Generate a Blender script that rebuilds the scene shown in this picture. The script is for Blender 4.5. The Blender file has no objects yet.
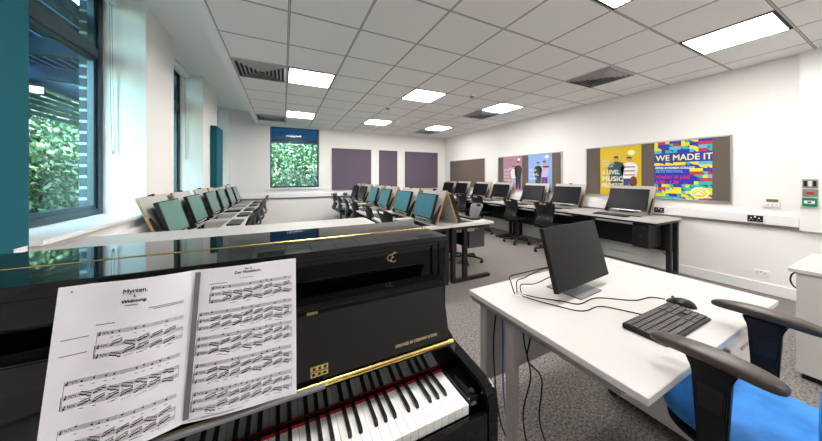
import bpy, bmesh, math, random
from mathutils import Vector, Matrix
PI = math.pi
C = bpy.context.scene.collection
S = bpy.context.scene

# ---------------------------------------------------------------- camera, world, exposure
CAM_Z = 1.40
cd = bpy.data.cameras.new('camera'); cam = bpy.data.objects.new('camera', cd); C.objects.link(cam)
cam.location = (0, 0, CAM_Z); cam.rotation_euler = (PI/2, 0, -0.4557)
cd.sensor_width = 36; cd.lens = 36*260.5/822; cd.shift_y = -(220.5-176.7)/822; cd.clip_start = .02
S.camera = cam
S.view_settings.view_transform = 'Standard'; S.view_settings.look = 'None'
S.view_settings.gamma = 1; S.view_settings.use_curve_mapping = False
S.view_settings.exposure = 1.05
W = bpy.data.worlds.new('sky'); S.world = W; W.use_nodes = True
wn = W.node_tree.nodes; wl = W.node_tree.links
bg = wn['Background']; sky = wn.new('ShaderNodeTexSky'); sky.sky_type = 'NISHITA'
sky.sun_disc = False; sky.sun_elevation = math.radians(48); sky.sun_rotation = math.radians(200)
tint = wn.new('ShaderNodeMix'); tint.data_type = 'RGBA'; tint.blend_type = 'MULTIPLY'; tint.inputs[0].default_value = 1; tint.inputs[7].default_value = (.60, 1.0, 1.06, 1)
wl.new(sky.outputs[0], tint.inputs[6]); wl.new(tint.outputs[2], bg.inputs[0]); bg.inputs[1].default_value = 1.3
sd = bpy.data.lights.new('sun', 'SUN'); sd.energy = 4.0; sd.angle = .02; sd.color = (1, .97, .9)
so = bpy.data.objects.new('sun', sd); C.objects.link(so); so.rotation_euler = (math.radians(38), math.radians(28), 0)
PANEL_EMIT = 18.0

# ---------------------------------------------------------------- materials
def mat(name, col, rough=.5, metal=0, var=.04, scale=40, bump=0, coat=0, emit=None, spec=None):
    m = bpy.data.materials.new(name); m.use_nodes = True
    n = m.node_tree.nodes; l = m.node_tree.links; b = n['Principled BSDF']
    b.inputs['Roughness'].default_value = rough; b.inputs['Metallic'].default_value = metal
    if coat: b.inputs['Coat Weight'].default_value = coat; b.inputs['Coat Roughness'].default_value = .03
    if spec is not None: b.inputs['Specular IOR Level'].default_value = spec
    tc = n.new('ShaderNodeTexCoord'); nz = n.new('ShaderNodeTexNoise'); nz.inputs['Scale'].default_value = scale
    nz.inputs['Detail'].default_value = 3
    l.new(tc.outputs['Object'], nz.inputs['Vector'])
    r = n.new('ShaderNodeValToRGB')
    r.color_ramp.elements[0].color = tuple(max(0, c*(1-var)) for c in col)+(1,)
    r.color_ramp.elements[1].color = tuple(min(1, c*(1+var)) for c in col)+(1,)
    r.color_ramp.elements[0].position = .35; r.color_ramp.elements[1].position = .65
    l.new(nz.outputs['Fac'], r.inputs['Fac']); l.new(r.outputs[0], b.inputs['Base Color'])
    if bump:
        bp = n.new('ShaderNodeBump'); bp.inputs['Strength'].default_value = bump; bp.inputs['Distance'].default_value = .004
        l.new(nz.outputs['Fac'], bp.inputs['Height']); l.new(bp.outputs[0], b.inputs['Normal'])
    if emit:
        b.inputs['Emission Color'].default_value = emit[0]+(1,); b.inputs['Emission Strength'].default_value = emit[1]
    return m
M = {}
M['wall'] = mat('wall paint', (.86, .845, .825), .75, scale=300, var=.01, bump=.05)
M['plaster'] = mat('white plaster', (.88, .885, .885), .7, scale=200, var=.01)
M['trimwhite'] = mat('white trim plastic', (.84, .84, .84), .35, var=.01)
M['carpet'] = mat('grey carpet', (.20, .183, .172), 1.0, var=.9, scale=70, bump=.8)
nz = [n for n in M['carpet'].node_tree.nodes if n.type == 'TEX_NOISE'][0]; nz.inputs['Detail'].default_value = 6; nz.inputs['Roughness'].default_value = .75
M['laminate'] = mat('white laminate', (.51, .495, .48), .48, var=.012, scale=60)
M['laminate_edge'] = mat('laminate edging', (.62, .61, .61), .5, var=.02)
M['greylam'] = mat('grey laminate', (.42, .41, .41), .5, var=.03)
M['beech'] = mat('beech edging', (.40, .22, .06), .5, var=.3, scale=30)
M['black'] = mat('black plastic', (.010, .010, .011), .5, var=.2, spec=.25)
M['blacksat'] = mat('black moulded plastic', (.014, .014, .015), .35, var=.2, spec=.35)
M['blackmetal'] = mat('black powder coat', (.013, .012, .012), .5, var=.15, spec=.3)
M['silver'] = mat('silver grey powder coat', (.42, .39, .385), .45, metal=.2, var=.03)
M['chrome'] = mat('polished steel', (.6, .6, .6), .2, metal=1, var=.03)
M['piano'] = mat('black polished lacquer', (.003, .003, .003), .035, var=.1, spec=.36)
M['pianosat'] = mat('black satin lacquer', (.008, .008, .008), .25, var=.1, spec=.3)
M['brass'] = mat('polished brass', (.62, .47, .17), .25, metal=1, var=.1)
M['gold'] = mat('gold lettering', (.85, .68, .3), .35, metal=.6, var=.05)
M['ivory'] = mat('white key acrylic', (.88, .88, .87), .15, var=.01)
M['ebony'] = mat('black key resin', (.012, .010, .010), .25, var=.1)
M['felt'] = mat('red felt', (.5, .01, .012), .95, var=.2, scale=300)
M['paper'] = mat('white paper', (.90, .90, .97), .7, var=.01)
M['ink'] = mat('black ink', (.02, .02, .025), .8, var=.1)
M['teal'] = mat('teal fabric', (.0, .10, .135), .95, var=.05, scale=400, bump=.1)
M['purple'] = mat('purple felt', (.125, .095, .135), .95, var=.06, scale=300, bump=.1)
M['brownfelt'] = mat('brown felt', (.13, .105, .09), .95, var=.08, scale=300, bump=.1)
M['alu'] = mat('aluminium trim', (.62, .61, .60), .3, metal=.8, var=.03)
M['screen_off'] = mat('dark matt screen', (.006, .007, .009), .3, var=.1, spec=.18)
M['screen_teal_reflection'] = mat('blue green matt screen', (.05, .20, .27), .3, var=.15, scale=3, spec=.4)  # reflection of windows and teal panels painted into the base colour
M['screen_green_light'] = mat('pale green matt screen', (.11, .22, .19), .3, var=.12, scale=3, spec=.4)  # green light on these screens is painted into the base colour
M['frame_dark'] = mat('dark blue window frame', (.008, .03, .05), .35, var=.1)
M['louvre'] = mat('dark blue metal louvre', (.008, .06, .12), .35, metal=.3, var=.15)
M['bluefabric'] = mat('bright blue upholstery', (.045, .27, .72), .8, var=.25, scale=9, bump=.1)
M['armpad'] = mat('worn black arm pad', (.05, .038, .034), .38, var=.15, scale=20)
M['greyshell'] = mat('grey moulded plastic', (.17, .17, .18), .4, var=.05)
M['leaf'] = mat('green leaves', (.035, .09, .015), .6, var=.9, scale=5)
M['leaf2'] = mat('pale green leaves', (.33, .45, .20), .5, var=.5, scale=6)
M['twig'] = mat('pale brown twigs', (.32, .26, .20), .8, var=.3, scale=20)
M['ground'] = mat('dark soil ground', (.06, .07, .035), 1, var=.4, scale=3)
M['darkgrey'] = mat('dark grey metal', (.045, .043, .042), .45, var=.08)
M['keycap'] = mat('charcoal key caps', (.05, .045, .043), .5, var=.1)
M['lcd'] = mat('olive display', (.16, .18, .08), .3)
M['greenbox'] = mat('green plastic', (.0, .23, .11), .3)
M['greyplate'] = mat('brushed steel plate', (.33, .32, .29), .35, metal=.6)
M['red'] = mat('red plastic', (.55, .02, .02), .4)
M['lightdiff'] = mat('lit diffuser', (.9, .9, .9), .5, emit=((1, .955, .915), PANEL_EMIT))
M['cassette'] = mat('blind fabric cassette', (.75, .78, .78), .5, var=.02)
M['vent'] = mat('vent slat grey', (.42, .42, .42), .45, var=.05)
M['ventdark'] = mat('vent dark throat', (.03, .03, .03), .8)
M['pedestal'] = mat('light grey cabinet', (.66, .65, .64), .45, var=.01)
def flat(n, c): M[n] = mat(n, c, .45, var=.02)
for n, c in (('print_yellow', (.75, .52, .01)), ('print_pink', (.42, .22, .32)), ('print_sky', (.26, .42, .78)), ('print_white', (.85, .85, .83)),
             ('p_blue', (.03, .03, .42)), ('p_yellow', (.85, .72, .02)), ('p_red', (.62, .03, .05)), ('p_teal', (.03, .5, .36)), ('p_magenta', (.7, .03, .25)),
             ('p_skin', (.55, .33, .22)), ('p_dark', (.02, .03, .035)), ('p_green', (.02, .08, .07)), ('p_jeans', (.03, .07, .3)), ('p_purple', (.2, .04, .3)),
             ('p_maroon', (.2, .03, .04)), ('p_cyan', (.1, .5, .7)), ('p_cream', (.85, .85, .45)), ('p_lilac', (.5, .45, .7))): flat(n, c)
# glass: clear with a fresnel sheen
g = bpy.data.materials.new('window glass'); g.use_nodes = True; n = g.node_tree.nodes; l = g.node_tree.links
n.remove(n['Principled BSDF']); tr = n.new('ShaderNodeBsdfTransparent'); tr.inputs[0].default_value = (.93, .97, .97, 1)
gl = n.new('ShaderNodeBsdfGlossy'); gl.inputs['Roughness'].default_value = .02; lw = n.new('ShaderNodeLayerWeight'); pw = n.new('ShaderNodeMath'); pw.operation = 'POWER'; pw.inputs[1].default_value = 4.0; l.new(lw.outputs['Facing'], pw.inputs[0]); fr = n.new('ShaderNodeMath'); fr.operation = 'MULTIPLY_ADD'; fr.inputs[1].default_value = .45; fr.inputs[2].default_value = .008; l.new(pw.outputs[0], fr.inputs[0])
mx = n.new('ShaderNodeMixShader'); l.new(fr.outputs[0], mx.inputs[0]); l.new(tr.outputs[0], mx.inputs[1]); l.new(gl.outputs[0], mx.inputs[2])
l.new(mx.outputs[0], n['Material Output'].inputs[0]); M['glass'] = g
# suspended ceiling: 600 mm tiles, thin grid lines
def ceiling_mat():
    m = bpy.data.materials.new('mineral fibre ceiling tiles'); m.use_nodes = True
    n = m.node_tree.nodes; l = m.node_tree.links; b = n['Principled BSDF']; b.inputs['Roughness'].default_value = .85
    tc = n.new('ShaderNodeTexCoord'); sx = n.new('ShaderNodeSeparateXYZ'); l.new(tc.outputs['Object'], sx.inputs[0])
    def math_(op, a, v=None):
        q = n.new('ShaderNodeMath'); q.operation = op
        if isinstance(a, (int, float)): q.inputs[0].default_value = a
        else: l.new(a, q.inputs[0])
        if v is not None:
            if isinstance(v, (int, float)): q.inputs[1].default_value = v
            else: l.new(v, q.inputs[1])
        return q.outputs[0]
    outs = []
    for ax, off in ((0, .045), (1, 0.0)):
        t = math_('ADD', sx.outputs[ax], -off+60.0*1)
        t = math_('DIVIDE', t, .6); t = math_('FRACT', t); t = math_('SUBTRACT', t, .5); t = math_('ABSOLUTE', t)
        outs.append(t)
    t = math_('MAXIMUM', outs[0], outs[1])
    bar = math_('GREATER_THAN', t, .5-.011)      # pale T-bar
    groove = math_('GREATER_THAN', t, .5-.017)  # shadow gap between the bar and the tile
    ed = math_('SUBTRACT', groove, bar)
    nz = n.new('ShaderNodeTexNoise'); nz.inputs['Scale'].default_value = 180; l.new(tc.outputs['Object'], nz.inputs['Vector'])
    rp = n.new('ShaderNodeValToRGB'); rp.color_ramp.elements[0].color = (.84, .83, .825, 1); rp.color_ramp.elements[1].color = (.89, .88, .875, 1)
    l.new(nz.outputs['Fac'], rp.inputs[0])
    m1 = n.new('ShaderNodeMix'); m1.data_type = 'RGBA'; l.new(bar, m1.inputs[0]); l.new(rp.outputs[0], m1.inputs[6]); m1.inputs[7].default_value = (.50, .49, .49, 1)
    m2 = n.new('ShaderNodeMix'); m2.data_type = 'RGBA'; l.new(ed, m2.inputs[0]); l.new(m1.outputs[2], m2.inputs[6]); m2.inputs[7].default_value = (.10, .10, .10, 1)
    l.new(m2.outputs[2], b.inputs['Base Color'])
    return m
M['ceil'] = ceiling_mat()
def brick_mat():
    m = bpy.data.materials.new('dark brick'); m.use_nodes = True
    n = m.node_tree.nodes; l = m.node_tree.links; b = n['Principled BSDF']; b.inputs['Roughness'].default_value = .9
    tc = n.new('ShaderNodeTexCoord'); mp = n.new('ShaderNodeMapping'); mp.inputs['Rotation'].default_value = (PI/2, 0, 0)
    l.new(tc.outputs['Object'], mp.inputs[0])
    bt = n.new('ShaderNodeTexBrick'); bt.inputs['Scale'].default_value = 1; bt.inputs['Brick Width'].default_value = .225; bt.inputs['Row Height'].default_value = .1
    bt.inputs['Mortar Size'].default_value = .012; bt.inputs['Color1'].default_value = (.02, .045, .07, 1); bt.inputs['Color2'].default_value = (.035, .06, .08, 1)
    bt.inputs['Mortar'].default_value = (.42, .5, .52, 1); l.new(mp.outputs[0], bt.inputs[0]); l.new(bt.outputs[0], b.inputs['Base Color'])
    return m
M['brick'] = brick_mat()

# ---------------------------------------------------------------- mesh helpers
def T(*a): return Matrix.Translation(a)
def RX(a): return Matrix.Rotation(a, 4, 'X')
def RY(a): return Matrix.Rotation(a, 4, 'Y')
def RZ(a): return Matrix.Rotation(a, 4, 'Z')
class MB:
    """collects shapes for ONE mesh"""
    def __init__(s): s.b = bmesh.new(); s.mi = 0
    def face(s, pts):
        f = s.b.faces.new([s.b.verts.new(p) for p in pts]); f.material_index = s.mi; return f
    def _x(s, tmp, mtx):
        me = bpy.data.meshes.new('t'); 
        for f in tmp.faces: f.material_index = s.mi
        if mtx is not None: tmp.transform(mtx)
        tmp.to_mesh(me); tmp.free(); s.b.from_mesh(me); bpy.data.meshes.remove(me); return s
    def box(s, x0, x1, y0, y1, z0, z1, bev=0, m=None, seg=2):
        t = bmesh.new(); bmesh.ops.create_cube(t, size=1)
        bmesh.ops.scale(t, vec=(abs(x1-x0), abs(y1-y0), abs(z1-z0)), verts=t.verts)
        bmesh.ops.translate(t, vec=((x0+x1)/2, (y0+y1)/2, (z0+z1)/2), verts=t.verts)
        if bev: bmesh.ops.bevel(t, geom=t.edges[:], offset=bev, segments=seg, profile=.6, affect='EDGES')
        return s._x(t, m)
    def cyl(s, p0, p1, r, r2=None, seg=16, m=None):
        p0 = Vector(p0); p1 = Vector(p1); d = p1-p0
        t = bmesh.new(); bmesh.ops.create_cone(t, cap_ends=True, segments=seg, radius1=r, radius2=r if r2 is None else r2, depth=d.length)
        q = d.to_track_quat('Z', 'Y').to_matrix().to_4x4()
        t.transform(Matrix.Translation((p0+p1)/2) @ q); return s._x(t, m)
    def sph(s, c, r, sc=(1, 1, 1), seg=12, m=None):
        t = bmesh.new(); bmesh.ops.create_uvsphere(t, u_segments=seg, v_segments=max(6, seg//2), radius=r)
        bmesh.ops.scale(t, vec=sc, verts=t.verts); bmesh.ops.translate(t, vec=c, verts=t.verts); return s._x(t, m)
    def prism(s, poly, a0, a1, axis='x', m=None, bev=0):
        """polygon in the plane perpendicular to axis, extruded from a0 to a1"""
        t = bmesh.new()
        def P(p, a): return {'x': (a, p[0], p[1]), 'y': (p[0], a, p[1]), 'z': (p[0], p[1], a)}[axis]
        v0 = [t.verts.new(P(p, a0)) for p in poly]; v1 = [t.verts.new(P(p, a1)) for p in poly]
        t.faces.new(v0); t.faces.new(v1[::-1]); k = len(poly)
        for i in range(k): t.faces.new([v0[i], v1[i], v1[(i+1) % k], v0[(i+1) % k]][::-1])
        bmesh.ops.recalc_face_normals(t, faces=t.faces)
        if bev: bmesh.ops.bevel(t, geom=t.edges[:], offset=bev, segments=2, affect='EDGES')
        return s._x(t, m)
    def tube(s, pts, r, seg=8, m=None):
        pts = [Vector(p) for p in pts]; t = bmesh.new(); rings = []
        prev = None
        for i, p in enumerate(pts):
            d = (pts[min(i+1, len(pts)-1)]-pts[max(i-1, 0)]).normalized()
            if prev is None: a = d.orthogonal().normalized()
            else: a = (prev-d*prev.dot(d)); a = a.normalized() if a.length > 1e-6 else d.orthogonal().normalized()
            prev = a; b = d.cross(a)
            rings.append([t.verts.new(p+a*r*math.cos(2*PI*k/seg)+b*r*math.sin(2*PI*k/seg)) for k in range(seg)])
        for i in range(len(rings)-1):
            for k in range(seg): t.faces.new([rings[i][k], rings[i][(k+1) % seg], rings[i+1][(k+1) % seg], rings[i+1][k]])
        t.faces.new(rings[0][::-1]); t.faces.new(rings[-1]); return s._x(t, m)
    def build(s, name, material, parent=None, smooth=False, loc=None):
        me = bpy.data.meshes.new(name); bmesh.ops.recalc_face_normals(s.b, faces=s.b.faces) if smooth != 'keep' else None
        s.b.to_mesh(me); s.b.free()
        for mm in (material if isinstance(material, (list, tuple)) else [material]): me.materials.append(mm)
        if smooth:
            for p in me.polygons: p.use_smooth = True
            me.set_sharp_from_angle(angle=math.radians(40))
        o = bpy.data.objects.new(name, me); C.objects.link(o)
        if parent is not None: o.parent = parent
        if loc: o.location = loc
        return o
def smooth_path(pts, n=6):
    pts = [Vector(p) for p in pts]; out = []
    for i in range(len(pts)-1):
        p0 = pts[max(i-1, 0)]; p1 = pts[i]; p2 = pts[i+1]; p3 = pts[min(i+2, len(pts)-1)]
        for k in range(n):
            t = k/n; out.append(.5*((2*p1)+(p2-p0)*t+(2*p0-5*p1+4*p2-p3)*t*t+(3*p1-p0-3*p2+p3)*t**3))
    out.append(pts[-1]); return out
def tag(o, label, cat, group=None, kind=None):
    o['label'] = label; o['category'] = cat
    if group: o['group'] = group
    if kind: o['kind'] = kind
    return o
def thing(name, label, cat, loc=(0, 0, 0), rz=0, group=None):
    o = bpy.data.objects.new(name, None); C.objects.link(o); o.location = loc; o.rotation_euler = (0, 0, rz); o.empty_display_size = .1
    return tag(o, label, cat, group)
def structure(name, mb, m, smooth=False):
    o = mb.build(name, m, None, smooth); o['kind'] = 'structure'; return o
def copy_tree(o, parent=None):
    c = o.copy(); C.objects.link(c)
    if parent is not None: c.parent = parent
    for ch in list(o.children): copy_tree(ch, c)
    return c
def text_obj(name, body, size, material, parent, mtx, align='LEFT', extrude=.0004, sx=1.0, bold=0.0):
    cu = bpy.data.curves.new('txt', 'FONT'); cu.body = body; cu.size = size; cu.align_x = align; cu.extrude = extrude; cu.resolution_u = 3
    o = bpy.data.objects.new('txt', cu); C.objects.link(o)
    me = bpy.data.meshes.new_from_object(o.evaluated_get(bpy.context.evaluated_depsgraph_get()))
    bpy.data.objects.remove(o); bpy.data.curves.remove(cu)
    me.transform(mtx @ Matrix.Scale(sx, 4, (1, 0, 0))); me.name = name
    me.materials.clear(); me.materials.append(material)
    if bold:                                    # heavier strokes: the same outline shifted a little sideways
        bb = bmesh.new(); ax = (mtx.to_3x3() @ Vector((1, 0, 0))).normalized(); ay = (mtx.to_3x3() @ Vector((0, 1, 0))).normalized()
        az = (mtx.to_3x3() @ Vector((0, 0, 1))).normalized()
        for k_, q in enumerate(((0, 0), (bold, 0), (-bold, 0), (0, bold), (0, -bold), (bold, bold), (-bold, -bold))):
            tm = me.copy(); tm.transform(Matrix.Translation(ax*q[0]+ay*q[1]+az*k_*.0001)); bb.from_mesh(tm); bpy.data.meshes.remove(tm)
        bb.to_mesh(me); bb.free()
    r = bpy.data.objects.new(name, me); C.objects.link(r); r.parent = parent; return r

XR, YB, ZC, XL, ZH, YF = 5.2, 7.85, 2.778, -1.2, 3.08, -2.6   # right wall, back wall, tiles, left wall face, high soffit, wall behind camera

# ================================================================ THE ROOM
structure('floor', MB().box(XL-.55, XR+.2, YF-.2, YB+.2, -.1, 0), M['carpet'])
structure('wall_right', MB().box(XR, XR+.2, YF-.2, YB+.2, 0, 3.3), M['wall'])
structure('wall_front', MB().box(XL-.55, XR, YF-.2, YF, 0, 3.3), M['wall'])
BW = (-.318, .918, 1.10, 2.75)     # back window opening
b = MB(); b.box(XL-.55, BW[0], YB, YB+.22, 0, 3.3); b.box(BW[1], XR, YB, YB+.22, 0, 3.3)
b.box(BW[0], BW[1], YB, YB+.22, 0, BW[2]); b.box(BW[0], BW[1], YB, YB+.22, BW[3], 3.3)
structure('wall_back', b, M['wall'])
WINS = [(2.10, 3.41), (4.125, 5.414), (6.43, 7.72)]
b = MB(); XO = -1.56
b.box(XO, XL, YF, 7.85, 0, 1.03)
ys = [YF]+[v for w in WINS for v in w]+[YB]
for i in range(0, len(ys), 2): b.box(XO, XL, ys[i], ys[i+1], 1.03, ZH)
structure('wall_left', b, M['wall'])
structure('ceiling', MB().box(-.555, XR, YF, YB, ZC, ZC+.05), M['ceil'])
b = MB(); b.box(XL-.55, -.64, YF, YB, ZH, ZH+.1)
structure('ceiling_soffit', b, M['plaster'])
b = MB(); b.box(-.645, -.555, YF, YB, ZC-.012, ZH)
structure('trim_1', b, M['plaster'])                                  # bulkhead edge of the tiled ceiling
structure('trim_2', MB().box(-.555, XR, YB-.10, YB, ZC-.012, ZC), M['plaster'])
# skirting, dado trunking
structure('baseboard_right', MB().box(XR-.018, XR, YF, YB, 0, .125, .004), M['trimwhite'])
structure('baseboard_back', MB().box(XL, XR-.018, YB-.018, YB, 0, .125, .004), M['trimwhite'])
structure('baseboard_left', MB().box(XL, XL+.018, YF, YB-.018, 0, .125, .004), M['trimwhite'])
structure('trim_3', MB().box(XR-.055, XR, .70, YB, .835, .95, .006), M['trimwhite'])
structure('trim_4', MB().box(XL+.055, XR-.055, YB-.055, YB, .835, .95, .006), M['trimwhite'])
structure('trim_5', MB().box(XL, XL+.055, YF, YB, .835, .95, .006), M['trimwhite'])
structure('trunking_shadow_right', MB().box(XR-.03, XR, .70, YB, .80, .832, .003), M['greyplate'])  # dark strip standing in for the shadow below the right trunking
structure('trunking_shadow_back', MB().box(XL+.03, XR-.03, YB-.03, YB, .80, .832, .003), M['greyplate'])  # same painted shadow line, below the back trunking
structure('trim_8', MB().box(XR-.06, XR, .15, .70, .80, ZC, .006), M['trimwhite'])   # vertical boxed service riser
# windows left
def left_window(i, y0, y1):
    xf = -1.53
    o = bpy.data.objects.new('window_%d' % i, None); C.objects.link(o); o.location = (xf, (y0+y1)/2, 1.06); o['kind'] = 'structure'
    L = (y1-y0)/2; H = ZH-1.06
    b = MB()
    for (a, c) in ((-L, -L+.06), (L-.06, L)): b.box(-.035, .035, a, c, 0, H, .004)
    for (a, c) in ((0, .055), (1.40, 1.49), (H-.05, H)): b.box(-.033, .033, -L+.06, L-.06, a, c, .004)
    b.build('window_frame', M['frame_dark'], o)
    b = MB()
    for (a, c) in ((-L+.06, -L+.10), (L-.10, L-.06)): b.box(-.02, .02, a, c, .055, 1.40); b.box(-.02, .02, a, c, 1.49, H-.05)
    for (a, c) in ((.055, .09), (1.37, 1.40), (1.49, 1.52), (H-.085, H-.05)): b.box(-.02, .02, -L+.10, L-.10, a, c)
    b.build('sash', M['frame_dark'], o)
    b = MB(); b.box(-.003, .003, -L+.10, L-.10, .09, 1.37); b.box(-.003, .003, -L+.10, L-.10, 1.52, H-.085); b.build('glass', M['glass'], o)
    b = MB(); b.box(xf+.03, XL+.055, y0+.002, y1-.002, 1.032, 1.06, .005); structure('sill_%d' % i, b, M['trimwhite'])
    # roller blind cassette and its cord
    t = thing('roller_blind', 'white roller blind cassette above the ' + ['near', 'middle', 'far'][i-1] + ' window of the left wall', 'blind', (-1.42, (y0+y1)/2, ZH), 0, 'roller blinds on the left wall')
    b = MB(); b.prism([(-.05, 0), (.05, 0), (.05, -.06), (.03, -.095), (-.03, -.095), (-.05, -.06)], -L+.01, L-.01, 'y', bev=.004); b.build('cassette', M['cassette'], t)
    b = MB(); yb = L-.05; zb = -1.42 if i == 1 else -1.35
    b.tube(smooth_path([(.0, yb-.02, -.09), (.004, yb-.02, zb*.6), (.01, yb-.01, zb), (.012, yb+.005, zb-.03), (.012, yb+.02, zb+.02), (.006, yb+.012, zb*.5), (.0, yb+.008, -.09)], 8), .0038, 6)
    b.sph((.012, yb+.005, zb-.03), .008); b.build('cord', M['silver'], t, True)
for i, (a, c) in enumerate(WINS): left_window(i+1, a, c)
# outer brick reveals beside the left windows
b = MB()
for y in ((2.0, 2.10), (3.41, 4.125), (5.414, 6.43), (7.72, 8.0)): b.box(-1.645, XO-.005, y[0], y[1], -.05, 3.3)
b.box(-1.645, XO-.005, YF, 2.0, -.05, 3.3); b.box(-1.645, XO-.005, 2.1, 7.72, -.05, 1.0)
structure('trim_9', b, M['brick'])
# back window
o = bpy.data.objects.new('window_4', None); C.objects.link(o); o.location = (.3, YB+.12, BW[2]); o['kind'] = 'structure'
wx = (BW[1]-BW[0])/2; hz = BW[3]-BW[2]
b = MB()
for a, c in ((-wx, -wx+.035), (wx-.035, wx)): b.box(a, c, -.03, .03, 0, hz, .003)
for a, c in ((0, .04), (1.245, 1.30), (hz-.03, hz)): b.box(-wx+.035, wx-.035, -.028, .028, a, c, .003)
b.build('window_frame', M['frame_dark'], o)
b = MB(); b.box(-wx+.035, wx-.035, -.003, .003, .04, 1.245); b.box(-wx+.035, wx-.035, -.003, .003, 1.30, hz-.03); b.build('glass', M['glass'], o)
structure('sill_4', MB().box(BW[0]-.07, BW[1]+.07, YB-.06, YB+.09, BW[2]-.035, BW[2], .004), M['trimwhite'])

# ================================================================ OUTSIDE
structure('ground_outside', MB().box(-14, 14, -6, 20, -.35, -.3), M['ground'])
random.seed(4)
def foliage(name, label, n, gen, size, mats):
    b = MB()
    for k in range(n):
        p, nrm = gen(); s_ = size*random.uniform(.6, 1.5)
        nrm = (Vector(nrm)+Vector([random.uniform(-.8, .8) for _ in range(3)])).normalized()
        u = nrm.orthogonal().normalized(); u = Matrix.Rotation(random.uniform(0, 6.28), 3, nrm) @ u; v = nrm.cross(u); p = Vector(p)
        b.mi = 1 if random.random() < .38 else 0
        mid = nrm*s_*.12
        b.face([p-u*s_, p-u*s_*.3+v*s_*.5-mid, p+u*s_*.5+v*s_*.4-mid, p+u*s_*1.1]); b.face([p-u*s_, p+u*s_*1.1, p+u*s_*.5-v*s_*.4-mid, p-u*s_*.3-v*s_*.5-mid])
    return tag(b.build(name, mats, None, 'keep'), label, 'foliage', None, 'stuff')
def gen_left():
    y = random.uniform(1, 11); z = random.uniform(-.3, 4.6); x = -4.3-.5*math.sin(y*1.3)-.35*math.sin(z*2+y)+random.uniform(-.9, .2)-.12*z
    return (x, y, z), (1, -.2, .5)
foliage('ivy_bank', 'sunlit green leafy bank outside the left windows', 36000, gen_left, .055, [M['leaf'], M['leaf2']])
def gen_back():
    x = random.uniform(-2.6, 4); z = random.uniform(-.3, 4.2); y = 10.3+.4*math.sin(x*2)+random.uniform(-.3, .9)+.15*z
    return (x, y, z), (0, -1, .5)
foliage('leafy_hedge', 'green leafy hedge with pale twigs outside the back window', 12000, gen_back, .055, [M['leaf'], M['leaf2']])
b = MB()
for k in range(46):
    x = random.uniform(-.1, 1.1); z = random.uniform(.7, 1.2); a = random.uniform(-.5, .5)
    b.tube(smooth_path([(x, 9.6, z), (x+a*.3, 9.55, z+.3), (x+a*.6, 9.6, z+.45+random.uniform(0, .25))], 3), .008, 5)
tag(b.build('bare_twigs', M['twig'], None, True), 'tangle of pale bare twigs outside the back window', 'twigs', None, 'stuff')
structure('trim_10', MB().box(-8, -6, -3, 16, -.3, 6), M['ground'])
structure('trim_11', MB().box(-5, 6, 13, 15, -.3, 6), M['ground'])
t = thing('sun_shade', 'dark blue metal slatted sun canopy outside the near left window', 'sun shade', (-1.66, 5.0, 2.6))
def LB(x0, x1, y0, y1, z0, z1, nm, bev=.004): MB().box(x0+1.66, x1+1.66, y0-5, y1-5, z0-2.6, z1-2.6, bev).build(nm, M['louvre'], t)
for y in (2.6, 4.3, 5.4, 7.0): LB(-3.16, -1.66, y-.04, y+.04, 2.72, 2.90, 'bracket')
for k in range(12): LB(-1.755-k*.12, -1.655-k*.12, 2.3, 7.4, 2.92, 2.945, 'slat')
LB(-3.24, -3.16, 2.3, 7.4, 2.70, 2.95, 'beam')
for k in range(5): LB(-3.22, -3.18, 2.3, 7.4, 2.28+k*.08, 2.335+k*.08, 'slat')
for y in (2.4, 7.3): LB(-3.24, -3.16, y-.05, y+.05, -.3, 2.70, 'post')
t = thing('louvre_screen', 'dark blue slatted metal screen outside the top of the back window', 'screen', (.3, YB+.55, 2.2))
for k in range(9): MB().box(-.80, .80, -.02, .02, .17+k*.085, .252+k*.085, .003).build('slat', M['louvre'], t)
for x in (-.83, .83): MB().box(x-.02, x+.02, -.035, .035, -2.5, .95).build('post', M['louvre'], t)

# ================================================================ CEILING FITTINGS
def lamp(i, j, label):
    t = thing('ceiling_light', label, 'light', (.045+.6*i+.3, 2.4+.6*j+.3, ZC-.001), 0, 'square recessed ceiling lights')
    b = MB()
    for a, c in ((-.292, -.272), (.272, .292)): b.box(a, c, -.292, .292, -.008, -.0005); b.box(-.272, .272, a, c, -.008, -.0005)
    b.build('frame', M['ventdark'], t)
    MB().box(-.272, .272, -.272, .272, -.006, -.001).build('diffuser', M['lightdiff'], t)
for i, j, lb in ((6, -3, 'square lit ceiling light nearest the right wall riser, largest in view'), (3, -3, 'square lit ceiling light cut by the top edge of the photo'),
                 (0, 2, 'square lit ceiling light beside the near left air vent'), (3, 2, 'square lit ceiling light in the middle row, nearer one over the centre desks'), (6, 2, 'square lit ceiling light over the right desks, next to a dark vent'),
                 (0, 6, 'square lit ceiling light directly above the back window'), (3, 6, 'square lit ceiling light above the first purple wall panel'), (6, 6, 'square lit ceiling light farthest right, near the back right corner'),
                 (0, -3, 'square lit ceiling light behind the viewer on the left'), (6, -7, 'square lit ceiling light behind the viewer on the right'), (3, -7, 'square lit ceiling light behind the viewer in the middle')):
    lamp(i, j, lb)
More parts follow.
